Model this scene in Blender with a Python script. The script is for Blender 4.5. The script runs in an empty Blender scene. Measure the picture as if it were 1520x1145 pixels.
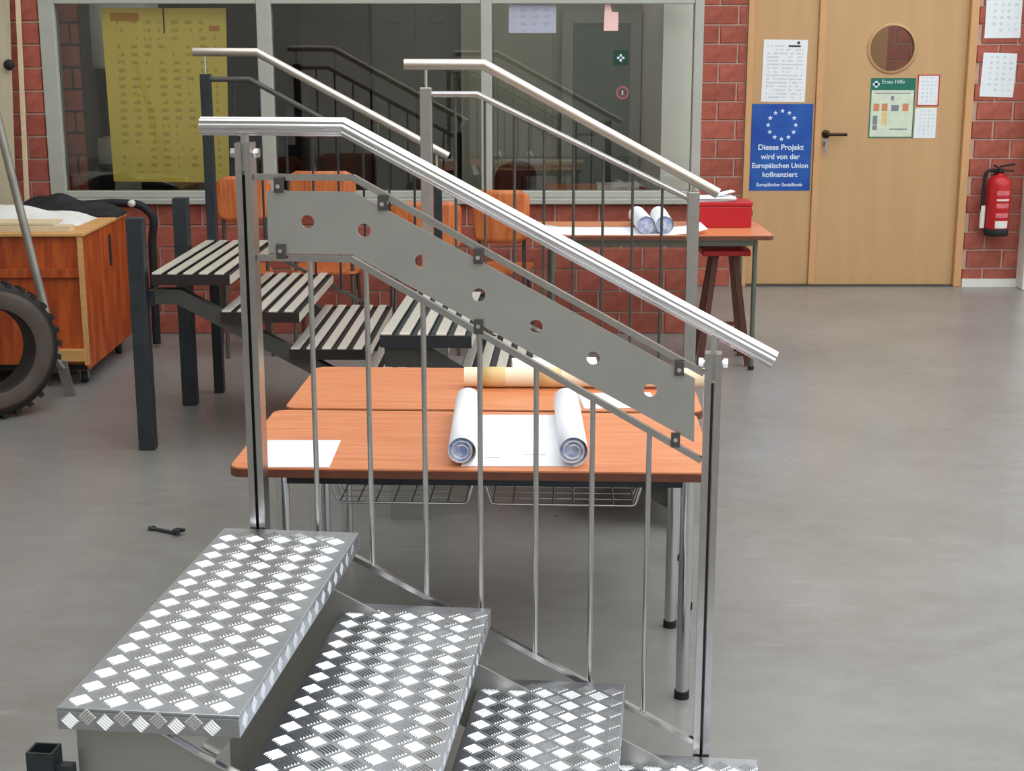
import bpy, bmesh, math, random
from mathutils import Vector, Matrix
from mathutils.geometry import tessellate_polygon
random.seed(7)
sc = bpy.context.scene
COL = sc.collection
PI = math.pi

# ------------------------------------------------------------------ camera, sky, exposure
cam_d = bpy.data.cameras.new('camera')
cam_d.sensor_fit = 'HORIZONTAL'; cam_d.sensor_width = 36.0
cam_d.lens = 36.0 * 2200.0 / 1520.0
cam_d.clip_start = 0.05; cam_d.clip_end = 100
cam = bpy.data.objects.new('camera', cam_d); COL.objects.link(cam)
cam.location = (0, 0, 1.65)
cam.rotation_euler = (PI / 2 - math.atan(512.5 / 2200.0), 0, 0)
sc.camera = cam

world = bpy.data.worlds.new('overcast_sky'); sc.world = world
world.use_nodes = True
bg = world.node_tree.nodes['Background']
bg.inputs['Color'].default_value = (0.93, 0.965, 1.0, 1)
bg.inputs['Strength'].default_value = 1.45

sc.view_settings.view_transform = 'Standard'
sc.view_settings.look = 'None'
sc.view_settings.gamma = 1.0
sc.view_settings.use_curve_mapping = False
sc.view_settings.exposure = 0.72

# ------------------------------------------------------------------ materials
def srgb(r, g, b):
    f = lambda c: (c / 255 / 12.92) if c / 255 <= 0.04045 else ((c / 255 + 0.055) / 1.055) ** 2.4
    return (f(r), f(g), f(b), 1)
MATS = {}
def mat(name, rgb, rough=0.6, metal=0.0, var=0.0, scale=8.0, stretch=(1, 1, 1), bump=0.0, rgb2=None, rand=0.0,
        coords='Object', detail=4.0, spec=None, rvar=0.0):
    if name in MATS: return MATS[name]
    m = bpy.data.materials.new(name); m.use_nodes = True
    nt = m.node_tree; n = nt.nodes; l = nt.links
    b = n['Principled BSDF']
    c1 = srgb(*rgb)
    b.inputs['Base Color'].default_value = c1
    b.inputs['Roughness'].default_value = rough
    b.inputs['Metallic'].default_value = metal
    if spec is not None: b.inputs['Specular IOR Level'].default_value = spec
    out = None
    if var > 0 or rgb2 or bump > 0 or rvar > 0:
        tc = n.new('ShaderNodeTexCoord'); mp = n.new('ShaderNodeMapping')
        mp.inputs['Scale'].default_value = stretch
        l.new(tc.outputs[coords], mp.inputs['Vector'])
        nz = n.new('ShaderNodeTexNoise'); nz.inputs['Scale'].default_value = scale; nz.inputs['Detail'].default_value = detail
        l.new(mp.outputs['Vector'], nz.inputs['Vector'])
        if var > 0 or rgb2:
            mx = n.new('ShaderNodeMix'); mx.data_type = 'RGBA'
            c2 = srgb(*rgb2) if rgb2 else tuple(max(0, c * (1 - var)) for c in c1[:3]) + (1,)
            mx.inputs['A'].default_value = c1; mx.inputs['B'].default_value = c2
            mr = n.new('ShaderNodeMapRange'); mr.inputs['From Min'].default_value = 0.35; mr.inputs['From Max'].default_value = 0.65
            l.new(nz.outputs['Fac'], mr.inputs['Value']); l.new(mr.outputs['Result'], mx.inputs['Factor'])
            out = mx.outputs['Result']
        if rvar > 0:
            m2 = n.new('ShaderNodeMapRange'); m2.inputs['To Min'].default_value = rough - rvar; m2.inputs['To Max'].default_value = rough + rvar
            l.new(nz.outputs['Fac'], m2.inputs['Value']); l.new(m2.outputs['Result'], b.inputs['Roughness'])
        if bump > 0:
            bp = n.new('ShaderNodeBump'); bp.inputs['Strength'].default_value = bump; bp.inputs['Distance'].default_value = 0.01
            l.new(nz.outputs['Fac'], bp.inputs['Height']); l.new(bp.outputs['Normal'], b.inputs['Normal'])
    if rand > 0:
        oi = n.new('ShaderNodeObjectInfo'); hs = n.new('ShaderNodeHueSaturation')
        mr = n.new('ShaderNodeMapRange'); mr.inputs['To Min'].default_value = 1 - rand; mr.inputs['To Max'].default_value = 1 + rand
        l.new(oi.outputs['Random'], mr.inputs['Value']); l.new(mr.outputs['Result'], hs.inputs['Value'])
        if out: l.new(out, hs.inputs['Color'])
        else: hs.inputs['Color'].default_value = c1
        out = hs.outputs['Color']
    if out: l.new(out, b.inputs['Base Color'])
    MATS[name] = m
    return m

ALU_PLATE = mat('aluminium_plate', (196, 200, 206), 0.34, 1.0, var=0.12, scale=25, rvar=0.06)
ALU_RIB = mat('aluminium_rib', (228, 230, 232), 0.24, 1.0)
STEEL = mat('stainless_steel', (190, 188, 186), 0.24, 1.0, var=0.08, scale=30)
STEEL_RAIL = mat('polished_handrail_steel', (226, 224, 226), 0.16, 1.0)
STEEL_MATTE = mat('brushed_steel_sheet', (178, 177, 172), 0.40, 0.7, var=0.08, scale=6, rvar=0.05)
STEEL_DULL = mat('satin_steel_tube', (200, 192, 182), 0.36, 1.0)
DARK_STEEL = mat('dark_painted_steel', (52, 58, 62), 0.45, 0.3, var=0.25, scale=14)
GREY_STEEL = mat('grey_primer_steel', (92, 90, 86), 0.45, 0.5, var=0.2, scale=14)
ALU_SLAT = mat('aluminium_slat', (232, 226, 212), 0.34, 0.5)
CHROME = mat('chrome_tube', (200, 202, 204), 0.14, 1.0)
DARK_GAP = mat('dark_underside', (40, 28, 24), 0.8)
GREEN_STEEL = mat('grey_green_tube', (110, 114, 104), 0.4, 0.6)
BLACK = mat('black_rubber', (22, 23, 26), 0.7, var=0.3, scale=20)
BRICK = mat('red_brick', (178, 98, 82), 0.85, var=0.3, scale=14, bump=0.3, rgb2=(154, 78, 62), rand=0.13)
MORTAR = mat('mortar', (206, 176, 162), 0.9, var=0.2, scale=30)
PLASTER = mat('hall_wall_paint', (222, 219, 210), 0.9, var=0.12, scale=1.2)
CEIL = mat('hall_ceiling_board', (176, 172, 164), 0.9, var=0.1, scale=1.0)
FRAME_W = mat('window_frame_paint', (176, 178, 168), 0.5, var=0.06, scale=9)
DOOR_TAN = mat('door_tan_laminate', (198, 158, 112), 0.5, var=0.07, scale=3, stretch=(4, 4, 0.5))
DOOR_FRAME = mat('door_frame_tan', (208, 160, 110), 0.45, var=0.06, scale=5)
TABLE = mat('table_beech_laminate', (224, 146, 100), 0.34, var=0.14, scale=5, stretch=(1.2, 14, 14), rgb2=(210, 124, 78))
TABLE_EDGE = mat('table_edge_band', (110, 62, 44), 0.5, var=0.2, scale=20)
PLY = mat('orange_plywood', (214, 124, 66), 0.4, var=0.2, scale=5, stretch=(9, 9, 1.2), rgb2=(184, 92, 44))
CHEST_W = mat('chest_orange_wood', (196, 92, 34), 0.5, var=0.3, scale=4, stretch=(7, 7, 0.9), rgb2=(150, 58, 18))
CHEST_L = mat('pale_pine_batten', (222, 168, 104), 0.6, var=0.15, scale=5, stretch=(1, 8, 8))
PINE = mat('bare_plank', (226, 206, 170), 0.7, var=0.12, scale=6, stretch=(1, 9, 9))
PAPER = mat('white_paper', (244, 246, 250), 0.75)
PAPER_BLUE = mat('paper_inside_blue', (226, 232, 246), 0.8, scale=45, rgb2=(130, 150, 206))
CREAM = mat('cream_paper', (248, 234, 200), 0.7, var=0.08, scale=6)
KRAFT = mat('kraft_band', (232, 200, 140), 0.7, var=0.15, scale=20)
RED = mat('red_enamel', (190, 24, 34), 0.35, var=0.1, scale=9)
WHITE = mat('white_paint', (226, 226, 218), 0.55, var=0.05, scale=6)
INK = mat('dark_ink', (60, 62, 70), 0.7)
INK_L = mat('pale_ink', (176, 182, 196), 0.7)
BLUE = mat('poster_blue', (10, 66, 160), 0.35, var=0.25, scale=5, rgb2=(28, 92, 176))
GREEN = mat('sign_green', (12, 108, 88), 0.4)
GREEN_PALE = mat('poster_pale_green', (214, 226, 204), 0.5, var=0.12, scale=18)
PINK = mat('pink_paper', (250, 206, 200), 0.7)
CHART = None
SACK = mat('white_sack_cloth', (232, 230, 224), 0.85, var=0.1, scale=7, bump=0.3)
TYRE = mat('tyre_rubber', (40, 37, 36), 0.8, var=0.3, scale=18, bump=0.3)
TYRE_WALL = mat('dusty_tyre_sidewall', (92, 80, 72), 0.85, var=0.25, scale=9)
SPADE = mat('galvanised_steel_bar', (150, 146, 138), 0.5, 0.6, var=0.2, scale=9)
BOARD_C = mat('cream_board', (188, 178, 150), 0.65, var=0.14, scale=2.5, stretch=(5, 5, 0.5))
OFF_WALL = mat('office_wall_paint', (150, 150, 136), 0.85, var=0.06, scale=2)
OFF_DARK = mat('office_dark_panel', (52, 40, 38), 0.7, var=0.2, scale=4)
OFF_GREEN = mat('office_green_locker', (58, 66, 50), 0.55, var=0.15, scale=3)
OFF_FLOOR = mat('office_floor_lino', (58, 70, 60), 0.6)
HANDLE_D = mat('dark_bronze_handle', (60, 44, 36), 0.4, 0.7)
CHAIR_DARK = mat('dark_maroon_fabric', (48, 22, 28), 0.85)
BROWN_LEG = mat('brown_stained_wood', (92, 48, 34), 0.6, var=0.2, scale=12)
TEAL_GLASS = mat('teal_door_glass', (74, 92, 84), 0.25)

def floor_material():
    m = bpy.data.materials.new('polished_concrete'); m.use_nodes = True
    nt = m.node_tree; n = nt.nodes; l = nt.links; b = n['Principled BSDF']
    tc = n.new('ShaderNodeTexCoord')
    def noise(scale, detail, stretch, rough=0.55):
        mp = n.new('ShaderNodeMapping'); mp.inputs['Scale'].default_value = stretch
        l.new(tc.outputs['Object'], mp.inputs['Vector'])
        z = n.new('ShaderNodeTexNoise'); z.inputs['Scale'].default_value = scale; z.inputs['Detail'].default_value = detail
        z.inputs['Roughness'].default_value = rough
        l.new(mp.outputs['Vector'], z.inputs['Vector']); return z.outputs['Fac']
    def rng(v, a, c, lo=0.0, hi=1.0):
        r = n.new('ShaderNodeMapRange'); r.inputs['From Min'].default_value = a; r.inputs['From Max'].default_value = c
        r.inputs['To Min'].default_value = lo; r.inputs['To Max'].default_value = hi
        l.new(v, r.inputs['Value']); return r.outputs['Result']
    def mix(f, a, c):
        x = n.new('ShaderNodeMix'); x.data_type = 'RGBA'
        l.new(f, x.inputs['Factor'])
        for k, v in (('A', a), ('B', c)):
            if isinstance(v, tuple): x.inputs[k].default_value = v
            else: l.new(v, x.inputs[k])
        return x.outputs['Result']
    big = noise(1.1, 5, (1, 1, 1)); mid = noise(7, 6, (1, 1.6, 1), 0.65); fine = noise(60, 3, (1, 1, 1)); streak = noise(3.0, 6, (0.6, 5, 1), 0.7)
    c = mix(rng(big, 0.35, 0.65), srgb(138, 136, 132), srgb(124, 120, 114))
    c = mix(rng(mid, 0.4, 0.75, 0, 0.5), c, srgb(152, 150, 146))
    c = mix(rng(streak, 0.60, 0.78, 0, 0.5), c, srgb(176, 174, 168))
    c = mix(rng(fine, 0.55, 0.75, 0, 0.2), c, srgb(118, 114, 108))
    l.new(c, b.inputs['Base Color'])
    l.new(rng(big, 0.3, 0.7, 0.26, 0.36), b.inputs['Roughness'])
    b.inputs['Specular IOR Level'].default_value = 0.55
    return m
FLOOR = floor_material()

def glass_material(name, tint, refl):
    m = bpy.data.materials.new(name); m.use_nodes = True
    nt = m.node_tree; n = nt.nodes; l = nt.links
    n.remove(n['Principled BSDF'])
    tr = n.new('ShaderNodeBsdfTransparent'); tr.inputs['Color'].default_value = tint
    gl = n.new('ShaderNodeBsdfGlossy'); gl.inputs['Roughness'].default_value = 0.0
    gl.inputs['Color'].default_value = (1, 1, 1, 1)
    fr = n.new('ShaderNodeFresnel'); fr.inputs['IOR'].default_value = refl
    mx = n.new('ShaderNodeMixShader')
    l.new(fr.outputs['Fac'], mx.inputs['Fac']); l.new(tr.outputs[0], mx.inputs[1]); l.new(gl.outputs[0], mx.inputs[2])
    l.new(mx.outputs[0], n['Material Output'].inputs['Surface'])
    return m
GLASS = glass_material('window_glass', (0.97, 0.98, 0.96, 1), 1.56)
PORT_GLASS = glass_material('porthole_glass', (0.85, 0.85, 0.82, 1), 1.5)

def print_material(name, paper, ink, rows, cols=0, amount=0.35):
    """flat print: rows of faint text (and columns) on a sheet"""
    m = bpy.data.materials.new(name); m.use_nodes = True
    nt = m.node_tree; n = nt.nodes; l = nt.links; b = n['Principled BSDF']; b.inputs['Roughness'].default_value = 0.55
    tc = n.new('ShaderNodeTexCoord'); sp = n.new('ShaderNodeSeparateXYZ'); l.new(tc.outputs['Generated'], sp.inputs[0])
    def math_(op, a, c=None):
        x = n.new('ShaderNodeMath'); x.operation = op
        for i, v in enumerate((a, c)):
            if v is None: continue
            if isinstance(v, (int, float)): x.inputs[i].default_value = v
            else: l.new(v, x.inputs[i])
        return x.outputs[0]
    f = math_('GREATER_THAN', math_('SINE', math_('MULTIPLY', sp.outputs['Z'], rows * 2 * PI)), 0.15)
    nz = n.new('ShaderNodeTexNoise'); nz.inputs['Scale'].default_value = 9; nz.inputs['Detail'].default_value = 6
    l.new(tc.outputs['Generated'], nz.inputs['Vector'])
    f = math_('MULTIPLY', f, math_('GREATER_THAN', nz.outputs['Fac'], 0.47))
    if cols:
        f = math_('MULTIPLY', f, math_('GREATER_THAN', math_('SINE', math_('MULTIPLY', sp.outputs['X'], cols * 2 * PI)), 0.0))
    ed = math_('MULTIPLY', math_('LESS_THAN', math_('ABSOLUTE', math_('SUBTRACT', sp.outputs['X'], 0.5)), 0.41),
               math_('LESS_THAN', math_('ABSOLUTE', math_('SUBTRACT', sp.outputs['Z'], 0.5)), 0.44))
    f = math_('MULTIPLY', math_('MULTIPLY', f, ed), amount)
    mx = n.new('ShaderNodeMix'); mx.data_type = 'RGBA'
    mx.inputs['A'].default_value = srgb(*paper); mx.inputs['B'].default_value = srgb(*ink)
    l.new(f, mx.inputs['Factor']); l.new(mx.outputs['Result'], b.inputs['Base Color'])
    return m
PAGE = print_material('printed_page', (232, 236, 240), (120, 130, 150), 17)
PAGE2 = print_material('printed_plan', (228, 234, 238), (120, 150, 160), 8, 5)
CHART = print_material('yellow_wall_chart_print', (250, 224, 104), (176, 140, 40), 22, 9, 0.5)

# ------------------------------------------------------------------ mesh helpers
class MB:
    def __init__(s): s.v = []; s.f = []; s.sm = []
    def add(s, vs, fs, smooth=False):
        o = len(s.v); s.v += [tuple(p) for p in vs]
        s.f += [tuple(i + o for i in f) for f in fs]; s.sm += [smooth] * len(fs); return s
    def box(s, a, b):
        (x0, y0, z0), (x1, y1, z1) = [min(p, q) for p, q in zip(a, b)], [max(p, q) for p, q in zip(a, b)]
        vs = [(x, y, z) for z in (z0, z1) for y in (y0, y1) for x in (x0, x1)]
        return s.add(vs, [(0, 2, 3, 1), (4, 5, 7, 6), (0, 1, 5, 4), (2, 6, 7, 3), (0, 4, 6, 2), (1, 3, 7, 5)])
    def sweep(s, path, prof, side=(0, 1, 0), smooth=False, cap=True):
        """prof: list of (a, b): a along `side`, b along the in-plane normal; path bends mitre in the plane normal to side"""
        P = [Vector(p) for p in path]; sd = Vector(side).normalized(); k = len(prof); vs = []
        for i, p in enumerate(P):
            t1 = (P[i] - P[i - 1]).normalized() if i else (P[1] - P[0]).normalized()
            t2 = (P[i + 1] - P[i]).normalized() if i < len(P) - 1 else t1
            t = (t1 + t2).normalized(); nrm = sd.cross(t).normalized()
            if nrm.z < 0 and abs(nrm.z) > 0.01: nrm = -nrm
            sc_ = 1 / max(0.3, t.dot(t1))
            for a, b in prof: vs.append(p + sd * a + nrm * b * sc_)
        fs = []
        for i in range(len(P) - 1):
            for j in range(k):
                q = (j + 1) % k
                fs.append((i * k + j, i * k + q, (i + 1) * k + q, (i + 1) * k + j))
        s.add(vs, fs, smooth)
        if cap:
            s.add(vs[:k], [tuple(range(k))][::-1]); s.add(vs[-k:], [tuple(range(k))])
        return s
    def tube(s, path, r, n=10, smooth=True, cap=True):
        P = [Vector(p) for p in path]; rs = r if isinstance(r, (list, tuple)) else [r] * len(P)
        t0 = (P[1] - P[0]).normalized()
        ref = Vector((0, 0, 1)) if abs(t0.z) < 0.9 else Vector((1, 0, 0))
        u = t0.cross(ref).normalized(); vs = []
        for i, p in enumerate(P):
            t1 = (P[i] - P[i - 1]).normalized() if i else t0
            t2 = (P[i + 1] - P[i]).normalized() if i < len(P) - 1 else t1
            t = (t1 + t2)
            t = t.normalized() if t.length > 1e-6 else t1
            u = (u - t * u.dot(t)).normalized(); w = t.cross(u)
            for j in range(n):
                a = 2 * PI * j / n
                vs.append(p + (u * math.cos(a) + w * math.sin(a)) * rs[i])
        fs = [(i * n + j, i * n + (j + 1) % n, (i + 1) * n + (j + 1) % n, (i + 1) * n + j) for i in range(len(P) - 1) for j in range(n)]
        s.add(vs, fs, smooth)
        if cap: s.add(vs[:n], [tuple(reversed(range(n)))]); s.add(vs[-n:], [tuple(range(n))])
        return s
    def bar(s, a, b, w, h, up=(0, 0, 1)):
        a, b = Vector(a), Vector(b); t = (b - a).normalized(); upv = Vector(up)
        if abs(t.dot(upv)) > 0.95: upv = Vector((0, 1, 0))
        x = t.cross(upv).normalized() * w / 2; y = x.cross(t).normalized() * h / 2
        vs = [p + i * x + j * y for p in (a, b) for i, j in ((-1, -1), (1, -1), (1, 1), (-1, 1))]
        return s.add(vs, [(0, 1, 2, 3), (7, 6, 5, 4), (0, 4, 5, 1), (1, 5, 6, 2), (2, 6, 7, 3), (3, 7, 4, 0)])
    def prism(s, poly, y0, y1, holes=()):
        """poly and holes are (x, z) outlines; thickness runs along y"""
        loops = [list(poly)] + [list(h) for h in holes]; flat = [p for lp in loops for p in lp]; n = len(flat)
        tri = tessellate_polygon([[Vector((x, z, 0)) for x, z in lp] for lp in loops])
        vs = [(x, y0, z) for x, z in flat] + [(x, y1, z) for x, z in flat]
        fs = [tuple(t) for t in tri] + [tuple(i + n for i in reversed(t)) for t in tri]; o = 0
        for lp in loops:
            m_ = len(lp)
            for i in range(m_): fs.append((o + i, o + (i + 1) % m_, o + (i + 1) % m_ + n, o + i + n))
            o += m_
        return s.add(vs, fs)
    def lathe(s, prof, c=(0, 0, 0), n=24, axis='z', smooth=True):
        vs = []; k = len(prof)
        for j in range(n):
            a = 2 * PI * j / n
            for r, h in prof:
                p = (r * math.cos(a), r * math.sin(a), h) if axis == 'z' else ((r * math.cos(a), h, r * math.sin(a)) if axis == 'y' else (h, r * math.cos(a), r * math.sin(a)))
                vs.append((p[0] + c[0], p[1] + c[1], p[2] + c[2]))
        fs = [(j * k + i, ((j + 1) % n) * k + i, ((j + 1) % n) * k + i + 1, j * k + i + 1) for j in range(n) for i in range(k - 1)]
        return s.add(vs, fs, smooth)
    def mesh(s, name, material):
        me = bpy.data.meshes.new(name); me.from_pydata(s.v, [], s.f)
        me.polygons.foreach_set('use_smooth', s.sm); me.materials.append(material)
        bm = bmesh.new(); bm.from_mesh(me); bmesh.ops.recalc_face_normals(bm, faces=bm.faces); bm.to_mesh(me); bm.free()
        me.update(); return me
    def build(s, name, material, parent=None, bevel=0.0):
        o = bpy.data.objects.new(name, s.mesh(name, material)); COL.objects.link(o)
        if parent: o.parent = parent
        if bevel:
            b = o.modifiers.new('bevel', 'BEVEL'); b.width = bevel; b.segments = 2; b.limit_method = 'ANGLE'
        return o

def tag(o, label, cat, group=None):
    o['label'] = label; o['category'] = cat
    if group: o['group'] = group
    return o
def thing(name, label, cat, loc=(0, 0, 0), rz=0.0, group=None):
    o = bpy.data.objects.new(name, None); COL.objects.link(o); o.empty_display_size = 0.1
    o.location = loc; o.rotation_euler = (0, 0, rz)
    return tag(o, label, cat, group)
def struct(o, label=None):
    o['kind'] = 'structure'
    if label: o['label'] = label
    return o
def sempty(name, loc=(0, 0, 0)):
    o = bpy.data.objects.new(name, None); COL.objects.link(o); o.location = loc; o['kind'] = 'structure'; return o
def circle(cx, cz, r, n=20, rev=False):
    p = [(cx + r * math.cos(2 * PI * i / n), cz + r * math.sin(2 * PI * i / n)) for i in range(n)]
    return p[::-1] if rev else p
def arcpath(pts, rad, n=5):
    """round the corners of a 3D polyline"""
    P = [Vector(p) for p in pts]; out = [P[0]]
    for i in range(1, len(P) - 1):
        a = (P[i - 1] - P[i]).normalized(); b = (P[i + 1] - P[i]).normalized()
        p0 = P[i] + a * rad; p1 = P[i] + b * rad
        for k in range(n + 1):
            t = k / n; out.append((1 - t) ** 2 * p0 + 2 * t * (1 - t) * P[i] + t * t * p1)
    out.append(P[-1]); return out
def text_obj(name, body, size, loc, material, parent, align='CENTER', bold=0.0):
    cu = bpy.data.curves.new(name, 'FONT'); cu.body = body; cu.size = size; cu.align_x = align; cu.align_y = 'CENTER'
    cu.extrude = 0.0004; cu.offset = bold
    tmp = bpy.data.objects.new(name + '_tmp', cu); COL.objects.link(tmp)
    dg = bpy.context.evaluated_depsgraph_get()
    me = bpy.data.meshes.new_from_object(tmp.evaluated_get(dg))
    bpy.data.objects.remove(tmp); me.materials.clear(); me.materials.append(material)
    o = bpy.data.objects.new(name, me); COL.objects.link(o); o.parent = parent
    o.location = loc; o.rotation_euler = (PI / 2, 0, 0); return o

# ------------------------------------------------------------------ the hall
YW = 8.40      # glazed office front
YD = 10.10     # door wall
struct(MB().box((-6, -5, -0.2), (7, 12.2, 0)).build('floor', FLOOR), 'grey polished concrete hall floor')
struct(MB().box((-6.2, -5, 0), (-6, 12.2, 5.6)).build('wall_left', PLASTER))
wr_ = sempty('wall_right')
m = MB().box((7, -5, 0), (7.2, 12.2, 1.6)); m.box((7, -5, 4.9), (7.2, 12.2, 5.6))
for y in (-5.0, -1.7, 1.6, 4.9, 8.2, 11.5): m.box((7, y, 1.6), (7.2, y + 0.7, 4.9))  # unseen openings with mullions, added so sky light brightens right-facing faces and floor
m.build('plaster', PLASTER, wr_)
for y in (-2.9, 0.4, 3.7, 7.0, 10.3): MB().box((7.06, y - 0.03, 1.6), (7.12, y + 0.03, 4.9)).build('mullion', FRAME_W, wr_)
struct(MB().box((-6.2, -5.2, 0), (7.2, -5, 5.6)).build('wall_rear', PLASTER))
# unseen half roof shaped to block sky on the left; right side left open
struct(MB().box((-6.2, -5.2, 5.6), (-2.3, 12.2, 5.75)).build('ceiling', CEIL))

BRICKS = {}
def brick_mesh(L, T):
    key = (round(L, 3), round(T, 3))
    if key not in BRICKS:
        b = 0.004; x, z, d = L / 2, T / 2, 0.012
        vs = [(-x, 0, -z), (x, 0, -z), (x, 0, z), (-x, 0, z), (-x + b, -d, -z + b), (x - b, -d, -z + b), (x - b, -d, z - b), (-x + b, -d, z - b)]
        BRICKS[key] = MB().add(vs, [(4, 5, 6, 7), (0, 1, 5, 4), (1, 2, 6, 5), (2, 3, 7, 6), (3, 0, 4, 7)]).mesh('brick', BRICK)
    return BRICKS[key]
def brick_face(parent, x0, x1, z0, z1, y, phase=0.0):
    """bricks of a running bond standing proud of the mortar on the face at y (facing -y)"""
    row = 0; z = z0
    while z < z1 - 0.02:
        h = min(0.125, z1 - z); x = x0 - ((row % 2) * 0.125 + phase)
        while x < x1 - 0.01:
            a = max(x, x0); b = min(x + 0.25, x1)
            if b - a > 0.035:
                o = bpy.data.objects.new('brick', brick_mesh(b - a - 0.011, h - 0.011)); COL.objects.link(o)
                o.parent = parent; o.location = ((a + b) / 2, y, z + h / 2)
            x += 0.25
        z += 0.125; row += 1

# door wall
wb = sempty('wall_back', (0, 0, 0))
m = MB(); m.box((1.06, YD, 0), (1.56, YD + 0.3, 2.14)); m.box((3.084, YD, 0), (7.0, YD + 0.3, 2.14)); m.build('masonry', MORTAR, wb)
MB().box((1.06, YD, 2.14), (7.0, YD + 0.3, 5.6)).build('upper_plaster', PLASTER, wb)
brick_face(wb, 1.06, 1.56, 0.0, 2.125, YD, 0.06)
brick_face(wb, 3.084, 3.70, 0.0, 2.125, YD, 0.10)
struct(MB().box((3.088, YD - 0.03, 0), (3.46, YD - 0.0125, 0.055)).build('baseboard_back', WHITE), 'short white baseboard under the fire extinguisher')
pil = struct(MB().box((3.46, YD - 0.16, 0), (3.95, YD - 0.013, 5.5)).build('trim_1', WHITE, bevel=0.006), 'white painted pilaster at the right edge')

# office front: brick parapet, pier, wall over the glazing
wo = sempty('wall_front_office', (0, 0, 0))
m = MB(); m.box((-2.62, YW, 0), (1.06, YW + 0.24, 0.75)); m.box((-6.0, YW, 0), (-2.60, YW + 0.24, 2.62))
m.build('masonry', MORTAR, wo)
MB().box((-6.0, YW, 2.62), (1.06, YW + 0.24, 5.6)).build('upper_plaster', PLASTER, wo)
brick_face(wo, -2.60, 1.06, 0.0, 0.75, YW, 0.03)
brick_face(wo, -3.10, -2.60, 0.0, 2.25, YW, 0.11)
struct(MB().box((0.86, YW + 0.25, 0), (1.06, YD, 5.6)).build('wall_office_right', PLASTER))
struct(MB().box((-2.9, YW + 0.25, 0), (-2.66, 11.7, 2.9)).build('wall_office_left', OFF_DARK))
struct(MB().box((-2.9, 11.7, 0), (1.06, 11.9, 5.6)).build('wall_office_back', OFF_DARK))
struct(MB().box((1.06, YD + 0.3, 0), (1.2, 11.9, 2.9)).build('wall_office_side', OFF_WALL))
struct(MB().box((-2.9, YW + 0.24, 2.9), (1.06, 11.9, 3.0)).build('ceiling_office', OFF_WALL))
struct(MB().box((-2.65, YW + 0.25, 0.0), (0.85, 11.69, 0.012)).build('floor_office', OFF_FLOOR))

w1 = sempty('window_1'); w1['label'] = 'pale framed office glazing above the brick parapet'
def wbox(name, a, b): return MB().box(a, b).build(name, FRAME_W, w1, bevel=0.004)
fy0, fy1 = YW - 0.02, YW + 0.07
wbox('sill', (-2.61, YW - 0.06, 0.752), (1.055, YW + 0.2, 0.782))
wbox('frame_jamb', (-2.60, fy0, 0.783), (-2.515, fy1, 2.61)); wbox('frame_jamb', (1.005, fy0, 0.783), (1.055, fy1, 2.61))
wbox('mullion', (-1.405, fy0, 0.783), (-1.325, fy1, 2.61)); wbox('mullion', (-0.172, fy0, 0.783), (-0.112, fy1, 2.61))
for a, b in ((-2.515, -1.405), (-1.325, -0.172), (-0.112, 1.005)):
    wbox('frame_rail', (a, fy0 + 0.01, 0.783), (b, fy1, 0.822))
    wbox('transom', (a, fy0 + 0.005, 1.846), (b, fy1, 1.91))
    wbox('frame_rail', (a, fy0 + 0.01, 2.56), (b, fy1, 2.61))
    MB().box((a, YW + 0.02, 0.822), (b, YW + 0.026, 1.846)).build('pane', GLASS, w1)
    MB().box((a, YW + 0.02, 1.91), (b, YW + 0.026, 2.56)).build('pane', GLASS, w1)

# double door with a porthole
d1 = sempty('door_1'); d1['label'] = 'tan double door with round porthole'
m = MB(); m.box((1.562, YD - 0.03, 0), (1.602, YD + 0.1, 2.13)); m.build('door_frame', DOOR_FRAME, d1, bevel=0.004)
MB().box((3.03, YD - 0.03, 0), (3.082, YD + 0.1, 2.13)).build('door_frame', DOOR_FRAME, d1, bevel=0.004)
MB().box((1.602, YD - 0.03, 2.08), (3.03, YD + 0.1, 2.13)).build('door_frame', DOOR_FRAME, d1, bevel=0.004)
MB().box((1.604, YD + 0.015, 0.012), (2.035, YD + 0.06, 2.078)).build('fixed_leaf', DOOR_TAN, d1, bevel=0.003)
MB().box((2.036, YD - 0.005, 0.012), (2.082, YD + 0.07, 2.078)).build('meeting_stile', DOOR_FRAME, d1, bevel=0.005)
leaf = MB().prism([(2.083, 0.012), (3.028, 0.012), (3.028, 2.078), (2.083, 2.078)], YD + 0.012, YD + 0.06, [circle(2.53, 1.598, 0.150, 40)]).build('door_leaf', DOOR_TAN, d1)
MB().lathe([(0.149, -0.006), (0.166, -0.006), (0.166, 0.004), (0.149, 0.055), (0.149, -0.006)], (2.53, YD + 0.012, 1.598), 40, 'y').build('porthole_ring', DOOR_TAN, leaf)
MB().lathe([(0.0001, 0), (0.150, 0), (0.150, 0.006), (0.0001, 0.006)], (2.53, YD + 0.035, 1.598), 40, 'y', False).build('porthole_glass', PORT_GLASS, leaf)
h = MB().lathe([(0.0001, -0.012), (0.026, -0.012), (0.028, 0), (0.0001, 0)], (2.115, YD + 0.012, 1.035), 20, 'y').build('handle_rose', HANDLE_D, leaf)
hd = MB().tube(arcpath([(2.115, YD + 0.008, 1.035), (2.115, YD - 0.045, 1.035), (2.245, YD - 0.045, 1.035)], 0.015), 0.011, 10).build('door_handle', HANDLE_D, leaf)
m = MB().box((2.098, YD + 0.006, 0.955), (2.132, YD + 0.012, 1.0)); m.build('lock_plate', STEEL, leaf)
m = MB().tube([(2.115, YD + 0.006, 0.978), (2.115, YD - 0.022, 0.978)], 0.004, 8); m.box((2.106, YD - 0.026, 0.905), (2.124, YD - 0.022, 0.985)); m.build('key', STEEL, leaf)
struct(MB().box((1.6, YD - 0.02, 0.0), (3.03, YD + 0.07, 0.011)).build('trim_2', GREY_STEEL), 'dark metal threshold under the tan door')
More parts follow.
